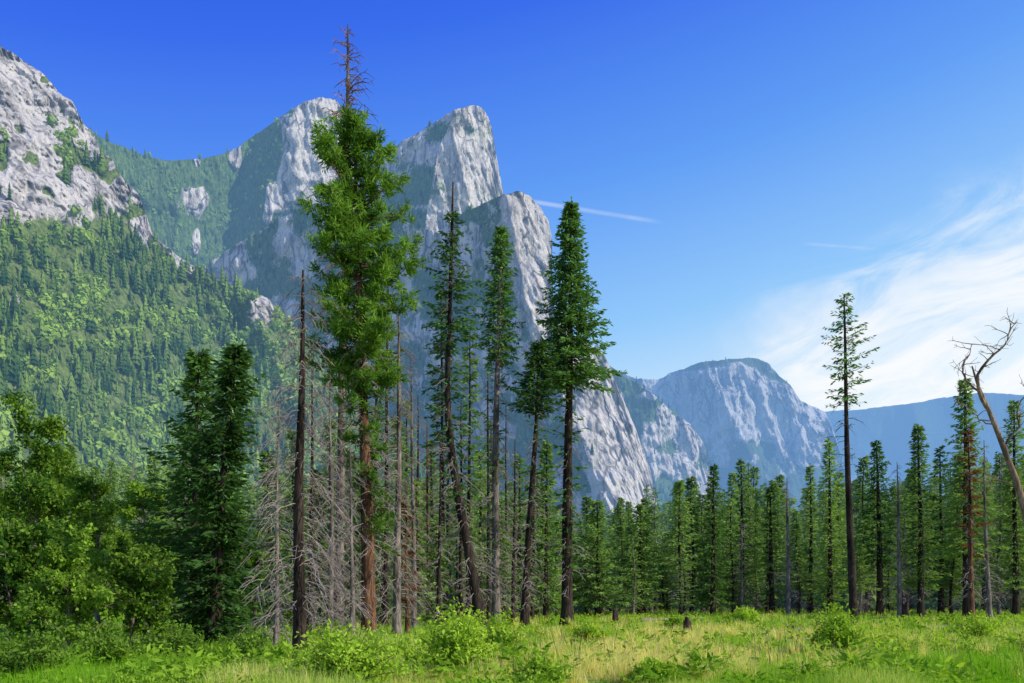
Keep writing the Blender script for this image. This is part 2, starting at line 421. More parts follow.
wood('ridge_wood', 'B', 'conifers along the wooded ridge of the leftmost peak', 4200, 16, 38, .4, 2, tb=.48)
wood('ledge_wood', 'U', 'scattered conifers on the ledges of the tallest peak', 700, 12, 26, .2, 3, tb=.2)
wood('flank_wood', 'L', 'scattered conifers on the dark flank of the lowest peak', 2000, 12, 26, .25, 4, tb=.2)
wood('spur_wood', 'M', 'hazy conifers on the spur right of the lowest peak', 900, 22, 42, .2, 5)
wood('far_wood', 'D', 'tiny hazy conifers on the distant flat topped mountain', 1200, 20, 34, .2, 6)

# ------------------------------------------------------------------ tree pieces
def fir(L, Bk, ax, z0, z1, R, n, leaf, rng, droop=.3, shape=.85, gap=0., tb=.35, k=6, up=.35, bulge=4., lump=.28, var=.32):
    ph = rng.uniform(0, 6, 3)
    for i in range(n):
        if rng.random() < gap: continue
        s = (i+rng.random())/n; z = z0+(z1-z0)*s
        az = i*2.4+rng.uniform(-.5, .5)
        Lb = R*((1-s)**shape*.95+.05)*min(1, .5+s*bulge)*rng.uniform(1-var*1.3, 1+var*.7)
        Lb *= 1+lump*math.sin(az*2+s*11+ph[0])*math.sin(az+s*17+ph[1])
        c = ax(z); pitch = -droop*(1-s)+up*s+rng.uniform(-.12, .12)
        d = np.array([math.cos(az), math.sin(az), 0]); e = np.array([-d[1], d[0], 0])
        m = max(4, int(Lb/leaf*2.0)); t = np.linspace(.12, 1, m)
        f = lambda q: c+d*Lb*q[:, None]+np.array([0, 0, 1.])*((pitch*q+.16*q*q)*Lb)[:, None]
        tube(Bk, f(np.linspace(0, .92, 4)), np.array([.02, .016, .011, .006])*(.5+Lb*.5), 3)
        T = np.repeat(t, k); P = np.repeat(f(t), k, 0); q = len(T)
        sd = rng.uniform(-1, 1, q); off = sd*.34*Lb*(1.05-T)
        P = P+e*off[:, None]+rng.normal(0, leaf*.12, (q, 3)); P[:, 2] -= np.abs(off)*.2
        D = d[None]*rng.uniform(.3, 1, (q, 1))+e[None]*(np.sign(sd)*rng.uniform(.1, .9, q))[:, None]
        D[:, 2] = rng.uniform(-.6, .25, q)
        le = leaf*rng.uniform(.65, 1.35, q)*(1-.25*T)
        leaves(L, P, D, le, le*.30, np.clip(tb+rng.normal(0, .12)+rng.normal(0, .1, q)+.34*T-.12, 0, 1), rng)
def pine(L, Bk, ax, z0, z1, R, n, rng, tb=.35, nl=.30, w=.2, den=1., prof=None, droop=.0):
    for i in range(n):
        s = (i+rng.random())/n; z = z0+(z1-z0)*s; az = i*2.4+rng.uniform(-.7, .7)
        pr = np.interp(s, [0, .12, .32, .55, .72, .88, 1], [.55, .82, 1., .92, .80, .52, .18]) if prof is None else prof
        Lb = R*pr*rng.uniform(.35, 1.15)
        c = ax(z); d = np.array([math.cos(az), math.sin(az), 0]); pitch = rng.uniform(-.5, .15)+.45*s-droop
        f = lambda q: c+d*Lb*q[:, None]+np.array([0, 0, 1.])*((pitch*q+.28*q**2.5)*Lb)[:, None]
        tube(Bk, f(np.linspace(0, 1, 5)), np.array([.06, .05, .04, .026, .012])*(.4+Lb*.25), 4)
        nc = int((3+Lb*3.2)*den)
        t = 1.05-.82*rng.random(nc)**1.2
        C = f(t)+rng.normal(0, 1, (nc, 3))*np.array([.24, .24, .12])*(.4+Lb*.22)
        kk = 40; P = np.repeat(C, kk, 0); q = len(P)
        D = rng.normal(size=(q, 3)); D /= np.linalg.norm(D, axis=1)[:, None]; D += d*.45; D[:, 2] += .15
        P = P+rng.normal(0, .10, (q, 3))*[1, 1, .8]
        le = nl*rng.uniform(.5, 1.3, q)
        lt = tb+rng.normal(0, .12)
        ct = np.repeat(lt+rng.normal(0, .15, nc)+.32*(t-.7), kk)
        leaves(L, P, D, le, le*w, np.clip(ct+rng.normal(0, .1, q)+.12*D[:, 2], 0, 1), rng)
def dead(Bk, ax, z0, z1, n, Lm, rng, up=.1, droop=.6, twigs=4, rad=.022, shape=.6, tw=.45):
    for i in range(n):
        s = (i+rng.random())/n; z = z0+(z1-z0)*s; az = rng.uniform(0, 2*PI)
        Lb = Lm*(1-shape*s)*rng.uniform(.25, 1.05); c = ax(z)
        d = np.array([math.cos(az), math.sin(az), 0]); u = up+rng.uniform(-.25, .2); dr = droop*rng.uniform(.5, 1.4)
        t = np.linspace(0, 1, 7)
        P = c+d*Lb*t[:, None]; P[:, 2] += (u*t-dr*t*t)*Lb
        P = P+rng.normal(0, .04*Lb, (7, 3))*t[:, None]
        r0 = rad*(.55+.45*Lb/Lm)*1.25
        tube(Bk, P, r0*(1-.7*t), 3)
        for j in range(rng.integers(max(1, twigs-2), twigs+3)):
            q = rng.uniform(.2, .95); b = np.array([np.interp(q, t, P[:, a]) for a in range(3)])
            a2 = az+rng.uniform(-1.3, 1.3); l2 = Lb*rng.uniform(.15, tw)
            e = np.array([math.cos(a2), math.sin(a2), rng.uniform(-.9, .3)])
            g = np.linspace(0, 1, 4)
            Q = b+e*l2*g[:, None]; Q[:, 2] -= .35*l2*g*g; Q = Q+rng.normal(0, .05*l2, (4, 3))*g[:, None]
            tube(Bk, Q, r0*.55*(1-.6*g)+.002, 3)
def core(name, P, r0, r1, specs, bk, fol='fir', seed=0, brmat=None, deadmat='twig', wob=.06):
    rng = np.random.default_rng(seed)
    root = empty(name, (0, 0, 0))
    A = catmull(P, 26); H = A[-1, 2]
    s = np.linspace(0, 1, 26)
    A[:, 0] += wob*np.sin(s*7+seed)*s*(1-s)*2; A[:, 1] += wob*2*np.sin(s*5+seed*2.1)*s*(1-s)*2
    zz = np.maximum.accumulate(A[:, 2]+np.arange(26)*1e-6)
    ax = lambda z: np.array([np.interp(z, zz, A[:, 0]), np.interp(z, zz, A[:, 1]), z])
    T = Acc(); rr = r1+(r0-r1)*(1-s)**.85; rr = rr+r0*.55*np.exp(-np.maximum(0, A[:, 2]+.2)/.55)
    rr = rr*(1+rng.normal(0, .04, 26))
    tube(T, A, rr, 10)
    T.build('trunk', M[bk], root, True)
    L = Acc(); Bk = Acc(); Dd = Acc()
    for sp in specs:
        sp = dict(sp); k = sp.pop('t')
        if k == 'fir': fir(L, Bk, ax, rng=rng, **sp)
        elif k == 'pine': pine(L, Bk, ax, rng=rng, **sp)
        elif k == 'dead': dead(Dd, ax, rng=rng, **sp)
    if Dd.n: Dd.build('dead_branches', M[deadmat], root)
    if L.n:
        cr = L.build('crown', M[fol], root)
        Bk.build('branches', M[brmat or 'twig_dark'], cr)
    return root
SEED = [100]
def hero(name, label, Y, ctrl, wpx, specs, bk='bark_dark', cat='tree', group=None, **kw):
    """ctrl: trunk points as seen, from the foot up, at distance Y."""
    SEED[0] += 1
    x0 = GX(ctrl[0][0], Y); z0 = float(gz(x0, Y))
    P = [(0, 0, -.35)]+[(GX(c[0], Y)-x0, (c[2] if len(c) > 2 else 0), GZ(c[1], Y)-z0) for c in ctrl[1:]]
    sp = []
    zf = lambda py: GZ(py, Y)-z0
    for q in specs:
        q = dict(q)
        if 'p0' in q: q['z0'] = max(.3, zf(q.pop('p0'))); q['z1'] = zf(q.pop('p1'))
        if 'rp' in q:
            q['Lm' if q['t'] == 'dead' else 'R'] = q.pop('rp')/F*Y
        sp.append(q)
    r0 = wpx/2/F*Y
    o = core(name, P, r0, kw.pop('r1', r0*.12), sp, bk, seed=kw.pop('seed', SEED[0]), **kw)
    o.location = (x0, Y, z0)
    tag(o, label, cat, group); return o

# ------------------------------------------------------------------ main trees
hero('pine_tree', 'tall pine with the broad bright green crown, left of centre', 34, [(369, 640), (366, 480), (360, 310), (354, 122)], 15,
     [dict(t='pine', p0=388, p1=121, rp=59, n=112, den=1.22, tb=.42, nl=.30, w=.2), dict(t='pine', p0=540, p1=380, rp=36, n=34, den=.6, tb=.36, prof=.75, droop=.35),
      dict(t='dead', p0=610, p1=280, n=150, rp=56, droop=.7, twigs=5)], 'bark_red', fol='pine', brmat='bark_red')
hero('dead_pine', 'dead pine whose bare reddish tip rises above the broad green pine', 38, [(338, 634), (342, 400), (347, 150), (348, 24)], 10,
     [dict(t='dead', p0=135, p1=28, n=85, rp=36, up=.45, droop=.25, twigs=5, rad=.03, shape=.75),
      dict(t='dead', p0=605, p1=140, n=170, rp=54, droop=.7, twigs=5, rad=.024)], 'bark_grey', deadmat='twig_red')
hero('dead_pine', 'nearest dead pine with black trunk and pale drooping twigs, left of the broad pine', 21.8, [(300, 664), (300, 520), (301, 400), (303, 270)], 14,
     [dict(t='dead', p0=610, p1=275, n=185, rp=66, droop=.8, up=.05, twigs=6, rad=.0145, shape=.45)], 'bark_dark')
hero('dead_pine', 'thin grey dead pine close to the right of the broad pine', 36, [(397, 640), (398, 480), (399, 310)], 9,
     [dict(t='dead', p0=615, p1=315, n=160, rp=40, droop=.7, twigs=5)], 'bark_grey')
hero('dead_pine', 'slim bare dead pine on the left of the broad pine, thick with grey twigs', 31, [(330, 645), (331, 500), (330, 375)], 7,
     [dict(t='dead', p0=630, p1=380, n=150, rp=40, droop=.75, twigs=5, rad=.016)], 'bark_grey')
hero('dead_pine', 'short dead conifer with dense pale twigs, left of the nearest black trunk', 24, [(276, 656), (277, 540), (279, 400)], 6,
     [dict(t='dead', p0=635, p1=404, n=130, rp=42, droop=.75, twigs=5, rad=.0135)], 'bark_grey')
hero('dead_pine', 'dead conifer with grey twigs in front of the broad pine trunk foot', 30, [(352, 648), (352, 560), (350, 440)], 6,
     [dict(t='dead', p0=635, p1=444, n=90, rp=34, droop=.8, twigs=5, rad=.014)], 'bark_grey')
hero('leaning_pine', 'dark pine with a leaning bowed trunk and thin ragged crown', 43, [(483, 632), (470, 560), (456, 480), (448, 400), (450, 300), (453, 182)], 12,
     [dict(t='fir', p0=350, p1=215, rp=25, n=90, leaf=.40, gap=.35, k=5, shape=.4, tb=.35), dict(t='fir', p0=500, p1=350, rp=20, n=50, leaf=.4, gap=.35, k=4, shape=.1),
      dict(t='dead', p0=250, p1=186, n=46, rp=16, up=.3, droop=.3), dict(t='dead', p0=600, p1=250, n=170, rp=34, droop=.6, rad=.025)], 'bark_dark', fol='fir')
hero('slender_pine', 'slender grey trunked pine with narrow green top just left of the tall fir', 52, [(496, 626), (496, 450), (499, 320), (501, 226)], 9,
     [dict(t='fir', p0=360, p1=228, rp=24, n=120, leaf=.42, k=6, shape=.6, tb=.45, droop=.5), dict(t='fir', p0=570, p1=360, rp=15, n=60, leaf=.42, k=4, shape=.1, gap=.35),
      dict(t='dead', p0=605, p1=330, n=240, rp=29, droop=.6, rad=.026)], 'bark_grey', fol='fir')
hero('short_crowned_pine', 'dark pine with a short tufted crown touching the tall fir', 50, [(524, 628), (530, 520), (536, 420), (539, 342)], 9,
     [dict(t='fir', p0=412, p1=344, rp=26, n=76, leaf=.42, k=6, shape=.5, tb=.3), dict(t='fir', p0=570, p1=412, rp=15, n=36, leaf=.4, k=4, shape=.1, gap=.35), dict(t='dead', p0=605, p1=395, n=130, rp=26, droop=.5, rad=.026)], 'bark_dark', fol='dark')
hero('fir_tree', 'tall pointed fir with even tiered crown, right of centre', 52, [(567, 626), (568, 450), (570, 330), (571, 203)], 12,
     [dict(t='fir', p0=380, p1=204, rp=44, n=230, leaf=.44, k=7, droop=.5, shape=.95, tb=.40, var=.22, lump=.2, bulge=7.), dict(t='fir', p0=570, p1=374, rp=22, n=56, leaf=.45, k=4, gap=.35, shape=.1, droop=.6),
      dict(t='dead', p0=590, p1=370, n=120, rp=28, droop=.5, rad=.026)], 'bark_dark', fol='fir', r1=.03)
hero('fir_tree', 'dense dark fir clothed nearly to the ground, left of the dead pines', 27, [(213, 654), (220, 520), (236, 346)], 15,
     [dict(t='fir', p0=635, p1=347, rp=56, n=240, leaf=.36, k=7, shape=.62, tb=.34, droop=.5, gap=.15, bulge=4., lump=.5, var=.45)], 'bark_dark', fol='dark')
hero('fir_tree', 'dark narrow topped fir pressed against the dense dark fir', 29, [(192, 650), (194, 520), (199, 352)], 10,
     [dict(t='fir', p0=625, p1=354, rp=46, n=200, leaf=.36, k=6, shape=.62, tb=.34, droop=.5, gap=.15, bulge=4., lump=.5, var=.45)], 'bark_dark', fol='dark')
hero('thin_pine', 'tall isolated pine on the right with sparse see-through crown on a bare black trunk', 70, [(854, 620), (849, 500), (846, 400), (844, 294)], 8,
     [dict(t='fir', p0=405, p1=295, rp=28, n=64, leaf=.5, k=4, shape=.55, gap=.2, tb=.38, droop=.15, bulge=2.), dict(t='dead', p0=470, p1=300, n=60, rp=20, up=.2, droop=.2, rad=.03),
      dict(t='dead', p0=600, p1=400, n=36, rp=11, droop=.4, rad=.03)], 'bark_dark', fol='fir', r1=.05, deadmat='twig_dark')
# bent snag at the right edge
sn = hero('dead_snag', 'bent tan dead snag leaning in from the right edge', 25, [(1038, 654), (1034, 570), (1022, 502), (1006, 455), (989, 412), (979, 388), (972, 366)], 9,
     [], 'bark_tan', r1=.02)
def limb(parent, Y, pts, r0, r1, seed, tw=6):
    rng = np.random.default_rng(seed); a = Acc(); o = parent.location
    P = catmull([(GX(p[0], Y)-o.x, (p[2] if len(p) > 2 else 0), GZ(p[1], Y)-o.z) for p in pts], 14)
    P = P+rng.normal(0, .018, P.shape); t = np.linspace(0, 1, 14)
    tube(a, P, r0+(r1-r0)*t, 6)
    for j in range(tw):
        i = rng.integers(3, 14); e = rng.normal(size=3)*[1, 1, .7]; e[2] += .35; e /= np.linalg.norm(e); l = rng.uniform(.25, .8)
        g = np.linspace(0, 1, 6)[:, None]; Q = P[i]+e*l*g+np.cumsum(rng.normal(0, .03, (6, 3)), 0)*g; tube(a, Q, (.012+r1*.4)*(1-.75*g[:, 0]), 4)
        for h in range(3):
            e2 = e+rng.normal(0, .7, 3); q2 = Q[rng.integers(2, 6)]; tube(a, q2+e2*.22*rng.uniform(.5, 1.3)*g[:4], .008*(1-.7*g[:4, 0]), 3)
    a.build('limb', M['bark_tan'], parent, True)
limb(sn, 25, [(987, 408), (977, 390, -.1), (975, 374, -.2), (986, 360, -.3), (998, 350, -.3), (1003, 338, -.2), (1010, 326, -.2)], .06, .012, 1, 18)
limb(sn, 25, [(980, 392), (970, 378, .2), (968, 364, .3), (976, 352, .4), (981, 340, .5)], .036, .008, 2, 12)
limb(sn, 25, [(1003, 446), (1012, 428, -.3), (1009, 412, -.4), (1018, 398, -.5), (1032, 388, -.6)], .035, .010, 3, 12)
limb(sn, 25, [(995, 426), (983, 416, .3), (977, 404, .4), (969, 399, .6)], .025, .008, 4, 7)
limb(sn, 25, [(1018, 488), (1004, 478, .3), (994, 480, .5), (984, 472, .8)], .025, .008, 5, 7)

# second rank of trees one can tell apart
def fr(rp, p0, p1, n=110, **k): return dict(dict(t='fir', p0=min(604, p0+35), p1=p1, rp=rp*1.12, n=n, leaf=.5, k=6, shape=.85, tb=.45, droop=.45, bulge=6.), **k)
def dd(rp, p0, p1, n=50, **k): return dict(dict(t='dead', p0=p0, p1=p1, n=int(n*1.3), rp=rp*1.1, droop=.55, rad=.03, twigs=3), **k)
hero('fir_tree', 'tall full fir at the right, beside the leaning snag', 72, [(967, 618), (966, 500), (965, 378)], 8, [fr(28, 520, 379, 140), dd(14, 600, 490)], fol='forest')
hero('rusty_fir', 'dying fir with rust brown needles in front of the tall full fir', 66, [(972, 620), (970, 520), (968, 425)], 6, [fr(13, 520, 430, 40, gap=.4), dd(14, 600, 430, 70)], 'bark_red', fol='rust')
hero('fir_tree', 'pointed fir standing left of the rust brown fir', 76, [(921, 618), (920, 520), (918, 424)], 7, [fr(24, 550, 425, 120), dd(14, 600, 520)], fol='forest')
hero('fir_tree', 'fir at the far right edge behind the snag', 80, [(1016, 617), (1015, 520), (1014, 400)], 7, [fr(24, 550, 401, 120), dd(12, 600, 520)], fol='forest')
hero('fir_tree', 'dark fir just right of the tall isolated pine', 84, [(880, 616), (879, 520), (876, 440)], 7, [fr(24, 530, 441, 100, tb=.3), dd(12, 600, 500)], fol='dark')
hero('fir_tree', 'pale green fir just left of the tall isolated pine', 88, [(830, 615), (830, 540), (829, 438)], 6, [fr(19, 580, 440, 120, tb=.55), dd(10, 600, 520)], fol='forest')
hero('dead_pine', 'bare grey dead pine between the isolated pine and pointed fir', 74, [(900, 618), (899, 540), (897, 462)], 5, [dd(15, 600, 464, 90)], 'bark_grey')
hero('fir_tree', 'slim fir in the tree line, tallest right of the far mountain foot', 92, [(742, 614), (742, 540), (741, 458)], 6, [fr(20, 590, 460, 110), dd(10, 605, 540)], fol='forest')
hero('fir_tree', 'narrow dark fir in the tree line below the wooded spur', 86, [(713, 615), (713, 540), (714, 464)], 6, [fr(19, 580, 465, 100, tb=.35), dd(10, 605, 540)], fol='dark')
hero('dead_pine', 'bare pale dead pine in the middle of the right tree line', 80, [(788, 616), (788, 540), (787, 478)], 5, [dd(13, 600, 480, 80)], 'bark_grey')
hero('fir_tree', 'bushy bright fir first in the tree line right of the tall fir', 82, [(598, 616), (598, 560), (597, 500)], 6, [fr(26, 590, 501, 120, tb=.5, shape=.65), dd(10, 605, 560)], fol='forest')
hero('fir_tree', 'broad fir below the pale granite apron', 85, [(640, 615), (640, 560), (641, 504)], 6, [fr(24, 590, 505, 110, shape=.65), dd(10, 605, 560)], fol='forest')
hero('fir_tree', 'fir with wide ragged top below the distant mountain', 90, [(772, 614), (771, 550), (770, 486)], 6, [fr(20, 570, 487, 90, gap=.2), dd(11, 605, 540)], fol='forest')
hero('fir_tree', 'slim fir half way between isolated pine and bare pale dead pine', 95, [(811, 614), (811, 540), (810, 463)], 5, [fr(15, 580, 465, 90), dd(10, 605, 540)], fol='forest')
hero('fir_tree', 'ragged fir between pointed fir and tall full fir', 90, [(941, 614), (941, 540), (940, 446)], 6, [fr(20, 560, 447, 90, gap=.15), dd(11, 605, 520)], fol='dark')
hero('dead_pine', 'leaning grey dead pine just right of the tall full fir', 70, [(990, 619), (986, 540), (984, 440)], 5, [dd(14, 600, 445, 80)], 'bark_grey')
# centre group
hero('dead_pine', 'thin dead pole between grey dead pine and leaning pine', 45, [(414, 630), (413, 500), (411, 350)], 6, [dd(24, 610, 355, 120, rad=.02, twigs=5)], 'bark_grey')
hero('thin_fir', 'thin dark fir behind the leaning pine, left of its bowed trunk', 55, [(445, 625), (443, 520), (441, 290)], 7, [fr(17, 430, 292, 90, gap=.3, shape=.5, tb=.35, leaf=.42), dd(19, 605, 400, 90)], fol='dark')
hero('thin_fir', 'slim green fir between leaning pine and slender pine', 62, [(468, 622), (469, 500), (470, 330)], 6, [fr(16, 520, 333, 110, gap=.25, shape=.5, leaf=.45), dd(17, 605, 440, 80)], fol='forest')
hero('dead_pine', 'dead dark pole between slender pine and short crowned pine', 60, [(513, 624), (514, 540), (515, 440)], 5, [dd(17, 605, 445, 90, rad=.024)], 'bark_dark')
hero('fir_tree', 'small green fir tucked behind the foot of the tall fir, on its left', 66, [(546, 621), (546, 540), (547, 440)], 6, [fr(21, 590, 442, 110, tb=.5), dd(12, 605, 540)], fol='forest')
hero('thin_fir', 'thin half dead fir right behind the broad green pine', 48, [(385, 628), (386, 500), (388, 250)], 7, [fr(20, 500, 260, 80, gap=.45, shape=.3, leaf=.42), dd(28, 605, 255, 150, rad=.022, twigs=4)], 'bark_dark', fol='forest')
hero('dead_pine', 'rust twigged dead pine behind the leaning pine foot', 58, [(428, 624), (428, 540), (427, 420)], 5, [dd(18, 605, 424, 100, rad=.022)], 'bark_red', deadmat='twig_red')
hero('rusty_fir', 'small brown dead fir low between the broad pine and dead pole', 37, [(407, 637), (407, 580), (406, 490)], 5, [fr(13, 590, 495, 36, leaf=.3, gap=.45), dd(18, 625, 490, 70, rad=.016)], 'bark_red', fol='rust', deadmat='twig_red')
for (px, Y, top, w, dx) in ((421, 66, 395, 5, -3), (438, 47, 430, 5, 2), (461, 56, 400, 5, 0), (489, 58, 360, 5, -1), (506, 72, 400, 4, 0), (532, 70, 430, 4, 2), (376, 58, 330, 6, 0), (310, 40, 360, 6, 2)):
    b = HY+CH*F/Y
    hero('dead_pine', 'one thin dark dead pole crowded among the tall centre pines', Y, [(px, b), (px+dx, (b+top)/2), (px+dx, top)], w, [dd(19, b-15, top+4, 95, rad=.024)], 'bark_dark', group='thin dead poles among the centre pines')
for (px, Y, top, rp, dx) in ((396, 64, 420, 20, 3), (408, 76, 400, 19, -2), (430, 70, 440, 20, 2), (450, 80, 430, 20, -2), (478, 66, 450, 19, 3), (491, 84, 420, 18, 0), (521, 78, 455, 20, -2), (536, 88, 470, 20, 2), (365, 62, 430, 22, 2), (332, 60, 420, 24, -2)):
    b = HY+CH*F/Y
    hero('fir_tree', 'one mid height green fir filling the stand behind the tall centre pines', Y, [(px, b), (px+dx, (b+top)/2), (px+dx*.5, top)], 6, [fr(rp, b-60, top+1, 120, gap=.22, shape=.6, leaf=.44, lump=.5, tb=.5), dd(14, b-8, top+70, 50)], 'bark_dark', fol='forest', group='mid height firs filling the centre stand')
def yf(label, px, Y, top, rp, tb=.55, **k):
    b = HY+CH*F/Y
    hero('young_fir', label, Y, [(px, b), (px+1, (b+top)/2), (px, top)], rp*.2, [dict(t='fir', p0=b-4, p1=top+1, rp=rp, n=int(60+(b-top)*.35), leaf=.38, k=6, shape=.8, tb=tb, droop=.4, bulge=8., gap=.15)], fol='forest', **k)
yf('young bright fir low between thin dead pole and leaning pine', 436, 52, 520, 22)
yf('young fir at the foot of the slender pine, right of the leaning trunk', 503, 64, 530, 20, .5)
yf('young fir low behind the nearest black trunk, on its right', 318, 46, 470, 30, .45)
yf('young fir showing between broad pine trunk and grey dead pine', 381, 50, 500, 24, .6)
yf('young fir in the gap just left of the nearest dead pine', 268, 44, 450, 34, .4)
yf('young fir between the leaning pine and rust twigged dead pine', 456, 70, 505, 20, .5)
yf('small young fir right of the short crowned pine', 556, 74, 520, 18, .5)
yf('young pale fir between broad pine and reddish tipped dead pine', 350, 56, 455, 26, .5)
yf('young fir seen through the twigs of the nearest dead pine', 292, 50, 430, 30, .45)
yf('bright young fir behind the thin dead pole', 416, 62, 480, 24, .6)
yf('bright young fir between leaning trunk and slender pine', 484, 72, 500, 22, .6)

# ------------------------------------------------------------------ tree line copies
def proto(kind, seed, bk='bark_dark'):
    H = 20.; P = [(0, 0, -.4), (.1, .05, 10), (0, 0, H)]
    if kind == 'full': sp = [dict(t='fir', z0=1.6, z1=H, R=3.4, n=135, leaf=.6, k=5, shape=.85, tb=.48, droop=.45, bulge=7.)]
    if kind == 'high': sp = [dict(t='fir', z0=7, z1=H, R=3.0, n=100, leaf=.6, k=5, shape=.75, tb=.45, gap=.12, droop=.45, lump=.45), dict(t='dead', z0=1.5, z1=9, n=70, Lm=2.4, droop=.5, rad=.035, twigs=3)]
    if kind == 'thin': sp = [dict(t='fir', z0=4, z1=H, R=2.1, n=95, leaf=.5, k=4, shape=.6, tb=.55, gap=.25, droop=.4, lump=.5), dict(t='dead', z0=1.5, z1=9, n=40, Lm=2., droop=.5, rad=.035, twigs=2)]
    if kind == 'dead': sp = [dict(t='dead', z0=1.5, z1=H-.3, n=130, Lm=2.4, droop=.5, rad=.036, twigs=3)]
    nm = {'full': 'fir_tree', 'high': 'fir_tree', 'thin': 'thin_fir', 'dead': 'dead_pine'}[kind]
    return core(nm, P, .24, .04, sp, bk, 'forest', seed, wob=.3)
PR = []
for k, sd in (('full', 1), ('high', 2), ('thin', 3), ('dead', 4), ('full', 5), ('high', 6), ('thin', 7), ('dead', 8)): PR.append((k, proto(k, sd, 'bark_grey' if sd in (3, 4, 6, 8) else 'bark_dark')))
used = set()
prof = ln((-60, 470), (60, 455), (160, 462), (250, 470), (350, 470), (450, 480), (560, 502), (600, 508), (650, 500), (700, 484), (760, 478), (800, 484), (860, 470), (900, 474), (1000, 452), (1080, 450))
r2 = np.random.default_rng(21)
zone = [(290, 'behind the leafy trees on the left'), (565, 'behind the tall centre pines'), (780, 'in the tree line below the far mountain'), (2000, 'in the tree line around the isolated pine')]
N = 255
for i in range(N):
    px = (560+r2.uniform(0, 510)) if i % 5 < 3 else r2.uniform(-60, 560); Y = r2.uniform(80, 185); x = GX(px, Y)
    top = float(prof(px))-18*r2.random()+r2.random()**1.1*85; h = GZ(top, Y)
    j = int(r2.choice(8, p=[.16, .17, .12, .10, .15, .16, .09, .05])); k, p = PR[j]
    sxy = (h/20)**.5*r2.uniform(.75, 1.3); sc = (sxy, sxy, h/20); rz = r2.uniform(0, 6.28)
    if j in used: o = dup(p, (x, Y, 0), rz, sc)
    else: o = p; used.add(j); o.location = (x, Y, 0); o.rotation_euler = (0, 0, rz); o.scale = sc
    zn = [z for lim, z in zone if px < lim][0]
    kd = {'full': 'full crowned fir', 'high': 'high crowned fir', 'thin': 'thin wispy fir', 'dead': 'grey twiggy dead pine'}[k]
    tag(o, 'one '+kd+' '+zn, 'tree', kd+' crowd '+zn)
# wood behind the tree line, one mass
def far_line():
    rng = np.random.default_rng(5); tm = []
    for sd in range(4):
        L = Acc(); B = Acc(); r = np.random.default_rng(sd+50)
        fir(L, B, lambda z: np.array([0, 0, z]), .06, 1., .17, 50, .055, r, k=4, shape=.8, bulge=7.)
        tube(L, [(0, 0, -.02), (0, 0, .5), (0, 0, .98)], [.013, .009, .002], 5, 0.)
        V = np.concatenate(L.v); q = np.concatenate(L.f[4]); tm.append((V, q))
    a = Acc(); n = 850
    px = rng.uniform(-120, 1160, n); Y = rng.uniform(210, 520, n)
    pos = np.stack([GX(px, Y), Y, 0*Y], 1); top = prof(px)+rng.uniform(4, 50, n); h = np.maximum(12, GZ(top, Y))
    for j in range(4):
        k = np.arange(n) % 4 == j
        merge(a, tm[j], pos[k], h[k], np.minimum(h[k], 34)*1.05, np.clip(rng.normal(.40, .15, k.sum()), 0, 1), rng)
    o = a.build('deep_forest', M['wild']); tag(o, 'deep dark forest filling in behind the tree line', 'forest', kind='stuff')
    a = Acc(); n = 950; px = rng.uniform(-100, 1140, n); Y = rng.uniform(105, 330, n)**1; pos = np.stack([GX(px, Y), Y, 0*Y-.1], 1); h = rng.uniform(1., 5, n)*np.clip(Y/150, .7, 2)
    for j, t in enumerate(TB):
        k = np.arange(n) % 4 == j; merge(a, t, pos[k], h[k], h[k]*1.2, np.clip(rng.normal(.28, .18, k.sum()), 0, 1), rng)
    for j, t in enumerate(tm):
        k = np.arange(n) % 9 == j; merge(a, t, pos[k], h[k]*1.8, h[k]*1.8, np.clip(rng.normal(.4, .15, k.sum()), 0, 1), rng)
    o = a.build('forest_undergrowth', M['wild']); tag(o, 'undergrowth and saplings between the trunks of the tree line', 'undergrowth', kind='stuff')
far_line()

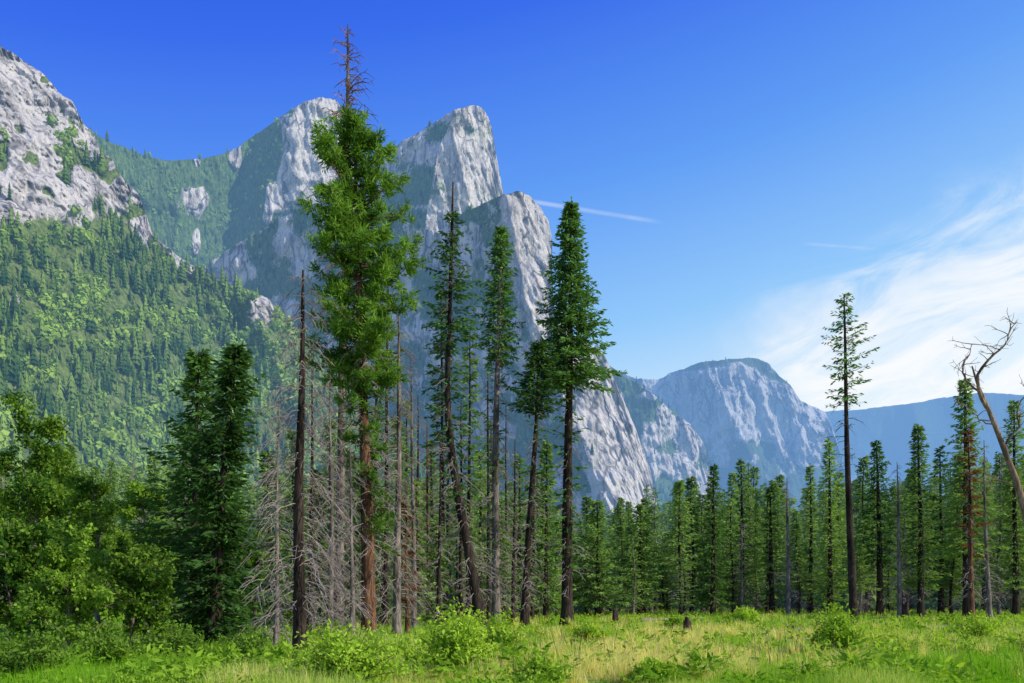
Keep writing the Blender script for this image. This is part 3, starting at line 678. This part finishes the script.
# ------------------------------------------------------------------ leafy trees and shrubs
def leafy(name, label, px, py, toppx, toppy, wpx, seed, n=11, leaf=.17, mat='leaf', tb=.4, den=1., low=.15, Y=None, group=None, cat='tree'):
    Y = Y or Yof(py); rng = np.random.default_rng(seed)
    x0 = GX(px, Y); z0 = float(gz(x0, Y)); root = empty(name, (x0, Y, z0)); H = GZ(toppy, Y)-z0; R = wpx/2/F*Y
    tx = GX(toppx, Y)-x0
    A = catmull([(0, 0, -.3), (tx*.2+.1, .1, H*.4), (tx, 0, H*.93)], 16); T = Acc(); s = np.linspace(0, 1, 16)
    tube(T, A, .022*H*(1-s)**.8*.75+.012, 8); T.build('trunk', M['bark_grey'], root, True)
    L = Acc(); B = Acc()
    for i in range(n):
        s0 = low+(.95-low)*(i+rng.random())/n; c = np.array([np.interp(s0, s, A[:, q]) for q in range(3)])
        az = i*2.4+rng.uniform(-.6, .6); Lb = R*rng.uniform(.5, 1.15)*(1.05-.65*max(0, s0-.3)/.7)
        d = np.array([math.cos(az), math.sin(az), rng.uniform(.3, 1.3)]); g = np.linspace(0, 1, 6)[:, None]
        P = c+d*Lb*g; P[:, 2] += .1*Lb*np.sin(g[:, 0]*3); P = P+rng.normal(0, .05*Lb, P.shape)*g
        tube(B, P, .012*H*.35*(1-.75*g[:, 0])+.004, 4)
        lt = rng.normal(0, .12)
        for j in range(6):
            q = rng.uniform(.3, 1); b = np.array([np.interp(q, g[:, 0], P[:, w]) for w in range(3)])
            e = rng.normal(size=3); e[2] = abs(e[2])*.9; e /= np.linalg.norm(e); l2 = Lb*rng.uniform(.25, .6)
            Q = b+e*l2*np.linspace(0, 1, 4)[:, None]; tube(B, Q, [.014, .010, .007, .004], 3)
            nc = 5
            C = b+e*l2*rng.uniform(.3, 1.15, (nc, 1))+rng.normal(0, .10*Lb, (nc, 3))
            kk = int(34*den); Pp = np.repeat(C, kk, 0)+rng.normal(0, 1, (nc*kk, 3))*np.array([.2, .2, .17])*(R*.24)
            D = rng.normal(size=(nc*kk, 3)); D[:, 2] -= .3
            le = leaf*rng.uniform(.5, 1.3, nc*kk)
            tt = np.repeat(tb+lt+rng.normal(0, .15, nc), kk)+rng.normal(0, .14, nc*kk)
            leaves(L, Pp, D, le, le*.6, np.clip(tt, 0, 1), rng)
    cr = L.build('crown', M[mat], root); B.build('branches', M['bark_grey'], cr)
    tag(root, label, cat, group); return root
leafy('leafy_tree', 'tall leafy green tree at the left edge', 28, 640, 40, 424, 130, 1, 22, .18, Y=36, tb=.52)
leafy('leafy_tree', 'loose leafy tree with pale twigs left of the dense dark fir', 96, 645, 92, 462, 95, 2, 18, .15, Y=31, tb=.6, den=.65)
leafy('leafy_tree', 'leafy tree filling the gap before the dense dark fir', 146, 640, 142, 480, 84, 3, 16, .17, Y=35, tb=.5)
leafy('leafy_tree', 'dark leafy tree low at the left edge', 5, 655, 8, 510, 100, 4, 18, .15, 'leaf', .35, Y=25)
leafy('leafy_tree', 'low bright leafy tree in front at the left', 62, 660, 66, 545, 90, 5, 16, .13, 'leaf', .42, Y=23)
leafy('leafy_tree', 'small dark leafy tree at the foot of the dense dark fir', 128, 655, 132, 560, 80, 6, 14, .13, 'leaf', .3, Y=25)
leafy('leafy_tree', 'leafy bush tree right of the dense dark fir', 252, 648, 255, 520, 56, 7, 12, .15, 'leaf', .45, Y=32)
leafy('leafy_tree', 'tall slim leafy tree behind, between left edge tree and loose leafy tree', 66, 630, 70, 440, 70, 8, 16, .2, 'leaf', .5, Y=46)
def shrub(label, px, py, wpx, hpx, seed, tb=.5, leaf=.1, n=26, mat='shrub'):
    Y = Yof(py); rng = np.random.default_rng(seed); x0 = GX(px, Y); z0 = float(gz(x0, Y))
    root = empty('shrub', (x0, Y, z0)); R = wpx/2/F*Y; H = hpx/F*Y; S = Acc(); L = Acc()
    for i in range(n):
        az = i*2.4+rng.uniform(-.4, .4); q = math.sqrt((i+.5)/n)*rng.uniform(.8, 1.15); e = np.array([math.cos(az)*q*R*.95, math.sin(az)*q*R*.8, H*(1-.5*q*q)*rng.uniform(.5, 1.2)])
        g = np.linspace(0, 1, 6)[:, None]; P = e*g; P[:, :2] *= .4+.6*g; P = P+rng.normal(0, .02, P.shape)*g
        P[0, 2] = -.08
        tube(S, P, .010*(1-.7*g[:, 0])+.002, 4)
        m = 85; t = rng.uniform(.3, 1.08, m); B = np.stack([np.interp(t, g[:, 0], P[:, k]) for k in range(3)], 1)+rng.normal(0, 1, (m, 3))*[R*.10, R*.10, H*.08]
        B[:, 2] = np.maximum(B[:, 2], .02)
        D = rng.normal(size=(m, 3)); D[:, 2] += .25; le = leaf*rng.uniform(.5, 1.4, m)
        leaves(L, B, D, le, le*.5, np.clip(tb-.25+.4*t+rng.normal(0, .12)+rng.normal(0, .1, m), 0, 1), rng)
    fo = L.build('foliage', M[mat], root); S.build('stems', M['twig_dark'], fo)
    tag(root, label, 'shrub'); return root
shrub('large bright green shrub in the foreground below the nearest dead pine', 348, 692, 124, 60, 1, .66, .10, 56)
shrub('tall light green shrub in the foreground below the leaning pine', 456, 680, 84, 68, 2, .64, .11, 42)
shrub('round green shrub just behind the tall light green shrub', 500, 658, 70, 40, 3, .5, .11, 30)
shrub('low shrub at the bottom edge right of the light green shrub', 540, 692, 76, 30, 4, .6, .1)
shrub('lone rounded green shrub on the right side of the meadow', 838, 655, 62, 44, 5, .45, .12, 34)
shrub('small shrub at the forest edge below the far mountain', 744, 624, 34, 16, 6, .5, .2)
shrub('dark leafy shrub low in the left corner', 28, 684, 90, 60, 7, .25, .1, 34, 'leaf')
shrub('leafy shrub in shade between left corner and dense dark fir', 110, 672, 80, 42, 8, .3, .1, 28, 'leaf')
shrub('pale green shrub at the foot of the broad pine', 402, 668, 58, 34, 9, .55, .1)
shrub('small green shrub at the foot of the tall fir', 590, 640, 44, 18, 10, .5, .13)
shrub('low green shrub at the bottom edge under the straw grass', 655, 690, 60, 22, 11, .5, .09)
shrub('tiny shrub beside the blackened stump', 676, 632, 26, 14, 12, .4, .15)
shrub('low shrub below the rust brown fir', 980, 640, 54, 22, 13, .5, .13)
shrub('shaded shrub between dense dark fir and nearest dead pine', 250, 668, 60, 34, 14, .35, .1, 26, 'leaf')
shrub('low bushy shrub at the foot of the slender pine', 470, 640, 56, 26, 15, .5, .14)
shrub('dark shrub at the foot of the dense dark fir', 178, 664, 70, 34, 16, .22, .1, 26, 'leaf')

# ------------------------------------------------------------------ stumps and logs
def stump(label, px, py, hpx, wpx, seed):
    Y = Yof(py); x0 = GX(px, Y); z0 = float(gz(x0, Y)); r = wpx/2/F*Y; h = hpx/F*Y; rng = np.random.default_rng(seed)
    root = empty('tree_stump', (x0, Y, z0)); n = 14; a = np.arange(n)*2*PI/n; lob = 1+.18*np.sin(a*3+seed)+rng.normal(0, .05, n)
    rings = []; 
    for z, k in ((-.2, 1.7), (0, 1.5), (h*.15, 1.15), (h*.55, 1.), (h, .93)):
        zz = z+(rng.uniform(-.25, .25, n)*h if z == h else 0)
        rings.append(np.stack([np.cos(a)*r*k*lob, np.sin(a)*r*k*lob, zz+0*a], 1))
    V = np.concatenate(rings); i = np.arange(4)[:, None]*n; j = np.arange(n); k = (j+1) % n
    A = Acc(); A.add(V, np.stack([i+j, i+k, i+n+k, i+n+j], -1).reshape(-1, 4)); A.build('bark', M['bark_dark'], root)
    B = Acc(); top = rings[-1]*[.97, .97, 1]; B.add(np.vstack([[[0, 0, h*.85]], top]), np.stack([0*j, j+1, k+1], 1)); B.build('broken_top', M['bark_tan'], root)
    tag(root, label, 'stump')
stump('blackened stump in the middle of the meadow', 687, 634, 14, 8, 1)
stump('short jagged stump at the forest edge right of the tall fir', 615, 622, 12, 6, 2)
stump('low stump left of the lone rounded shrub', 790, 632, 8, 7, 3)
stump('tall jagged stump under the pointed fir', 905, 622, 20, 6, 4)
def log(label, p0, p1, wpx, seed):
    rng = np.random.default_rng(seed); Y0, Y1 = Yof(p0[1]), Yof(p1[1]); r = wpx/2/F*Y0
    A0 = np.array([GX(p0[0], Y0), Y0, 0]); A1 = np.array([GX(p1[0], Y1), Y1, 0])
    A0[2] = gz(A0[0], A0[1])+r*.7; A1[2] = gz(A1[0], A1[1])+r*.6
    root = empty('fallen_log', A0); g = np.linspace(0, 1, 14)[:, None]; P = (A1-A0)*g+rng.normal(0, .03, (14, 3))*np.array([1, 1, .4])
    a = Acc(); rr = r*(1-.45*g[:, 0]); tube(a, P, rr, 9); t = a.build('trunk', M['bark_grey'], root, True)
    for i in (3, 6, 8, 10):
        b = Acc(); e = np.array([rng.normal(), rng.normal(), rng.uniform(.5, 1.2)]); q = np.linspace(0, 1, 4)[:, None]
        tube(b, P[i]+e*r*4*q, r*.22*(1-.7*q[:, 0]), 4); b.build('branch_stub', M['bark_grey'], t)
    tag(root, label, 'log')
log('grey fallen log lying across the middle of the meadow', (640, 622), (706, 619), 4, 1)
log('fallen log in the meadow left of the lone rounded shrub', (760, 634), (815, 628), 4, 2)
log('grey fallen log at the foot of the broad pine', (318, 658), (392, 650), 6, 3)
log('fallen log at the right under the rust brown fir', (925, 629), (1005, 624), 4, 4)

# ------------------------------------------------------------------ grass
def grass():
    rng = np.random.default_rng(9); n = 62000
    py = 604.5+rng.random(n)**1.15*108; px = rng.uniform(-60, 1084, n); Y = Yof(py); x = GX(px, Y)
    pt = fbm(x/5, Y/8, .3, 4, 2); p2 = fbm(x/1.6, Y/2.4, 7.7, 3, 22)
    straw = pt*.8+p2*.5+.22+.60*np.exp(-((px-640)/110)**2-((py-666)/24)**2)*(.6+p2)-.25*sst(330, 200, px)
    h = (.14+.20*rng.random(n))*np.clip(1+1.1*fbm(x/3, Y/4, .8, 3, 4)+1.2*p2, .25, 2.6)*np.where(Y > 60, 1.2, 1)
    k = 6; X = np.repeat(x, k)+rng.normal(0, .08, n*k)*np.repeat(np.clip(Y/22, 1, 5), k); YY = np.repeat(Y, k)+rng.normal(0, .12, n*k)
    hh = np.repeat(h, k)*rng.uniform(.5, 1.3, n*k); w = np.repeat(.010*np.clip(Y/20, .8, 6), k)*rng.uniform(.7, 1.4, n*k)
    az = rng.uniform(0, 2*PI, n*k); ln_ = rng.uniform(0, .6, n*k)*hh; a2 = rng.uniform(0, 2*PI, n*k)
    b = np.stack([X, YY, gz(X, YY)-.02], 1); sd = np.stack([np.cos(az)*w, np.sin(az)*w, 0*w], 1)
    tip = b+np.stack([np.cos(a2)*ln_, np.sin(a2)*ln_, hh], 1)
    V = np.stack([b-sd, b+sd, tip], 1).reshape(-1, 3)
    tt = np.clip(np.repeat(straw+rng.normal(0, .14, n), k)+rng.normal(0, .12, n*k), 0, 1); tt = np.repeat(tt, 3)
    a = Acc(); a.add(V, np.arange(len(V)).reshape(-1, 3), tt)
    o = a.build('meadow_grass', M['grass']); tag(o, 'green and straw coloured grass growing over the meadow', 'grass', kind='stuff')
    m = 26000; py = 606+rng.random(m)*100; px = rng.uniform(-60, 1084, m); Y = Yof(py); x = GX(px, Y)
    keep = fbm(x/4, Y/6, 5.3, 3, 8) > .08; x = x[keep]; Y = Y[keep]; m = len(x)
    B = np.stack([x, Y, gz(x, Y)], 1); L = Acc()
    P = np.repeat(B, 5, 0)+np.abs(rng.normal(0, 1, (m*5, 3)))*[.0, .0, .13]+rng.normal(0, .12, (m*5, 3))*[1, 1, 0]
    D = rng.normal(size=(m*5, 3)); D[:, 2] = np.abs(D[:, 2])+.2; le = np.repeat(.10*np.clip(Y/24, .9, 4), 5)*rng.uniform(.6, 1.4, m*5)
    tt = np.repeat(.55+.5*fbm(x/2, Y/3, 2.2, 3, 66), 5)
    leaves(L, P, D, le, le*.45, np.clip(tt+rng.normal(0, .16, m*5), 0, 1), rng)
    # fern clumps
    m = 420; py = 611+rng.random(m)**1.1*85; px = rng.uniform(-40, 1064, m); Y = Yof(py); x = GX(px, Y)
    for i in range(m):
        q = 55; hgt = rng.uniform(.25, .75)*(1.3 if Y[i] > 40 else 1); rd = hgt*rng.uniform(.6, 1.3)
        az = rng.uniform(0, 2*PI, q); t = rng.random(q); 
        B = np.stack([x[i]+np.cos(az)*rd*t*.8, Y[i]+np.sin(az)*rd*t*.8, gz(x[i], Y[i])+hgt*np.sin(t*2.2)*.85*rng.uniform(.5, 1, q)], 1)
        D = np.stack([np.cos(az), np.sin(az), rng.uniform(-.3, .6, q)], 1)+rng.normal(0, .5, (q, 3)); le = hgt*.34*rng.uniform(.5, 1.3, q)
        leaves(L, B, D, le, le*.35, np.clip(rng.normal(.5, .16)+rng.normal(0, .12, q), 0, 1), rng)
    o = L.build('meadow_herbs', M['shrub']); tag(o, 'low leafy green herbs and ferns scattered through the grass', 'plants', kind='stuff')
    m = 1500; py = 612+rng.random(m)*60; px = rng.normal(610, 130, m); Y = Yof(py); x = GX(px, Y); L = Acc()
    B = np.stack([x, Y, gz(x, Y)+rng.uniform(.2, .4, m)], 1)
    D = rng.normal(size=(m, 3)); le = .035*np.clip(Y/20, 1, 3)*np.ones(m); leaves(L, np.repeat(B, 3, 0), np.repeat(D, 3, 0)+rng.normal(size=(m*3, 3)), np.repeat(le, 3), np.repeat(le, 3), .5, rng)
    o = L.build('meadow_flowers', M['flower']); tag(o, 'tiny yellow flowers dotted over the sunny meadow', 'flowers', kind='stuff')
    # dead stems standing in the grass
    a = Acc(); m = 260; py = 610+rng.random(m)*70; px = rng.uniform(250, 1040, m); Y = Yof(py); x = GX(px, Y)
    for i in range(m):
        hgt = rng.uniform(.4, 1.1); r = .008*max(1, Y[i]/30); le = rng.normal(0, .15, 2)
        P = np.array([[x[i], Y[i], gz(x[i], Y[i])-.03], [x[i]+le[0]*.4, Y[i]+le[1]*.4, hgt*.55], [x[i]+le[0], Y[i]+le[1], hgt]]); tube(a, P, [r, r*.8, r*.4], 3)
    o = a.build('dead_stems', M['twig_dark']); tag(o, 'thin dead brown stems standing in the meadow grass', 'dead stems', kind='stuff')
    # tall straw tufts
    m = 330; py = 628+rng.random(m)*62; px = np.where(rng.random(m) < .6, rng.normal(645, 75, m), rng.uniform(300, 1060, m)); Y = Yof(py); x = GX(px, Y); q = 40
    X = np.repeat(x, q)+rng.normal(0, .07, m*q); YY = np.repeat(Y, q)+rng.normal(0, .07, m*q); hh = np.repeat(rng.uniform(.35, .75, m), q)*rng.uniform(.6, 1.15, m*q)
    az = rng.uniform(0, 2*PI, m*q); ln_ = hh*rng.uniform(.1, .6, m*q); w = .009*np.repeat(np.clip(Y/20, .9, 3), q); a2 = az+PI/2
    b = np.stack([X, YY, gz(X, YY)-.02], 1); sd = np.stack([np.cos(a2)*w, np.sin(a2)*w, 0*w], 1)
    tip = b+np.stack([np.cos(az)*ln_, np.sin(az)*ln_, hh], 1); V = np.stack([b-sd, b+sd, tip], 1).reshape(-1, 3)
    a = Acc(); a.add(V, np.arange(len(V)).reshape(-1, 3), np.clip(np.repeat(rng.normal(.85, .15, m*q), 3), 0, 1))
    o = a.build('straw_tufts', M['grass']); tag(o, 'tall dry straw coloured tufts rising from the meadow grass', 'grass', kind='stuff')
grass()

# ------------------------------------------------------------------ light, sky, camera
S = Vector((.77, -.28, .60)).normalized()
sun = bpy.data.lights.new('sun', 'SUN'); sun.energy = 5.0; sun.angle = math.radians(.5); sun.color = (1, .95, .86)
so = bpy.data.objects.new('sun', sun); COL.objects.link(so); so.rotation_euler = S.to_track_quat('Z', 'Y').to_euler(); so.location = (200, 0, 300)
W = bpy.data.worlds.new('World'); SC.world = W; W.use_nodes = True; nt = W.node_tree; nt.nodes.clear(); T = NT(nt)
tc = T.n('ShaderNodeTexCoord'); dr = tc.outputs['Generated']
sk = T.n('ShaderNodeTexSky', sky_type='NISHITA'); sk.sun_disc = False
sk.sun_elevation = math.asin(S.z); sk.sun_rotation = math.atan2(S.x, S.y)
sp = T.n('ShaderNodeSeparateXYZ'); T.l(dr, sp.inputs[0]); x, y, z = sp.outputs
e = T.m('SUBTRACT', z, T.m('MULTIPLY', x, .16))
grad = T.ramp(e, [(0, (.88, 1.0, 1.06)), (.17, (.70, .90, 1.05)), (.30, (.31, .63, 1.04)), (.45, (.12, .36, .98)), (.60, (.035, .155, .90)), (.75, (.006, .055, .72))])
sc10 = T.mix(1., grad, (10, 10, 10), 'MULTIPLY')
base = T.mix(.90, sk.outputs[0], sc10)
ys = T.m('MAXIMUM', y, .05); u = T.m('DIVIDE', x, ys); v = T.m('DIVIDE', z, ys)
cv = T.n('ShaderNodeCombineXYZ'); T.l(u, cv.inputs[0]); T.l(v, cv.inputs[1])
nA = T.noise(T.mapping(T.mapping(cv.outputs[0], (1, 1, 1), (0, 0, -.34)), (4.5, 13, 1)), 1.0, 8, .62, 1.2)
nB = T.noise(cv.outputs[0], 5., 4, .6, .4)
vtop = T.m('ADD', .352, T.m('MULTIPLY', T.m('SUBTRACT', u, .286), .50))
d1 = T.m('ADD', T.m('SUBTRACT', vtop, v), T.m('MULTIPLY', T.m('SUBTRACT', nB, .5), .22))
mk = T.m('MULTIPLY', T.ss(d1, -.06, .10), T.ss(T.m('ADD', u, T.m('MULTIPLY', T.m('SUBTRACT', nB, .5), .25)), .19, .40))
mk = T.m('MULTIPLY', mk, T.ss(y, .1, .4))
body = T.m('ADD', T.m('MULTIPLY', T.ss(nA, .32, .62), .68), T.m('MULTIPLY', T.ss(d1, .02, .15), .27), clamp=True)
cl = T.m('MULTIPLY', mk, body)
def trail(u0, v0, u1, v1, w, k):
    sl = (v1-v0)/(u1-u0)
    dv = T.m('ABSOLUTE', T.m('SUBTRACT', v, T.m('ADD', T.m('MULTIPLY', T.m('SUBTRACT', u, u0), sl), v0)))
    b = T.ss(dv, w, w*.15)
    en = T.m('MULTIPLY', T.ss(u, u0, u0+.02), T.ss(u, u1, u1-.05))
    return T.m('MULTIPLY', T.m('MULTIPLY', b, en), T.m('MULTIPLY', T.ss(nB, .25, .65), k))
tr = T.m('ADD', trail(.015, .502, .195, .473, .0042, .38), trail(.36, .448, .47, .440, .003, .2))
tr = T.m('MULTIPLY', tr, T.ss(y, .1, .4))
cl = T.m('ADD', cl, tr, clamp=True)
fin = T.mix(cl, base, (9.7, 9.85, 10))
bg = T.n('ShaderNodeBackground'); T.l(fin, bg.inputs[0]); bg.inputs[1].default_value = .1
wo = T.n('ShaderNodeOutputWorld'); T.l(bg.outputs[0], wo.inputs[0])
cam = bpy.data.cameras.new('camera'); co = bpy.data.objects.new('camera', cam); COL.objects.link(co)
co.location = (0, 0, CH); co.rotation_euler = (PI/2, 0, 0); cam.lens = 28; cam.sensor_width = 36
cam.shift_y = (HY-341.5)/1024; cam.clip_start = .1; cam.clip_end = 40000
SC.camera = co
SC.view_settings.view_transform = 'Standard'; SC.view_settings.look = 'None'; SC.view_settings.exposure = 0
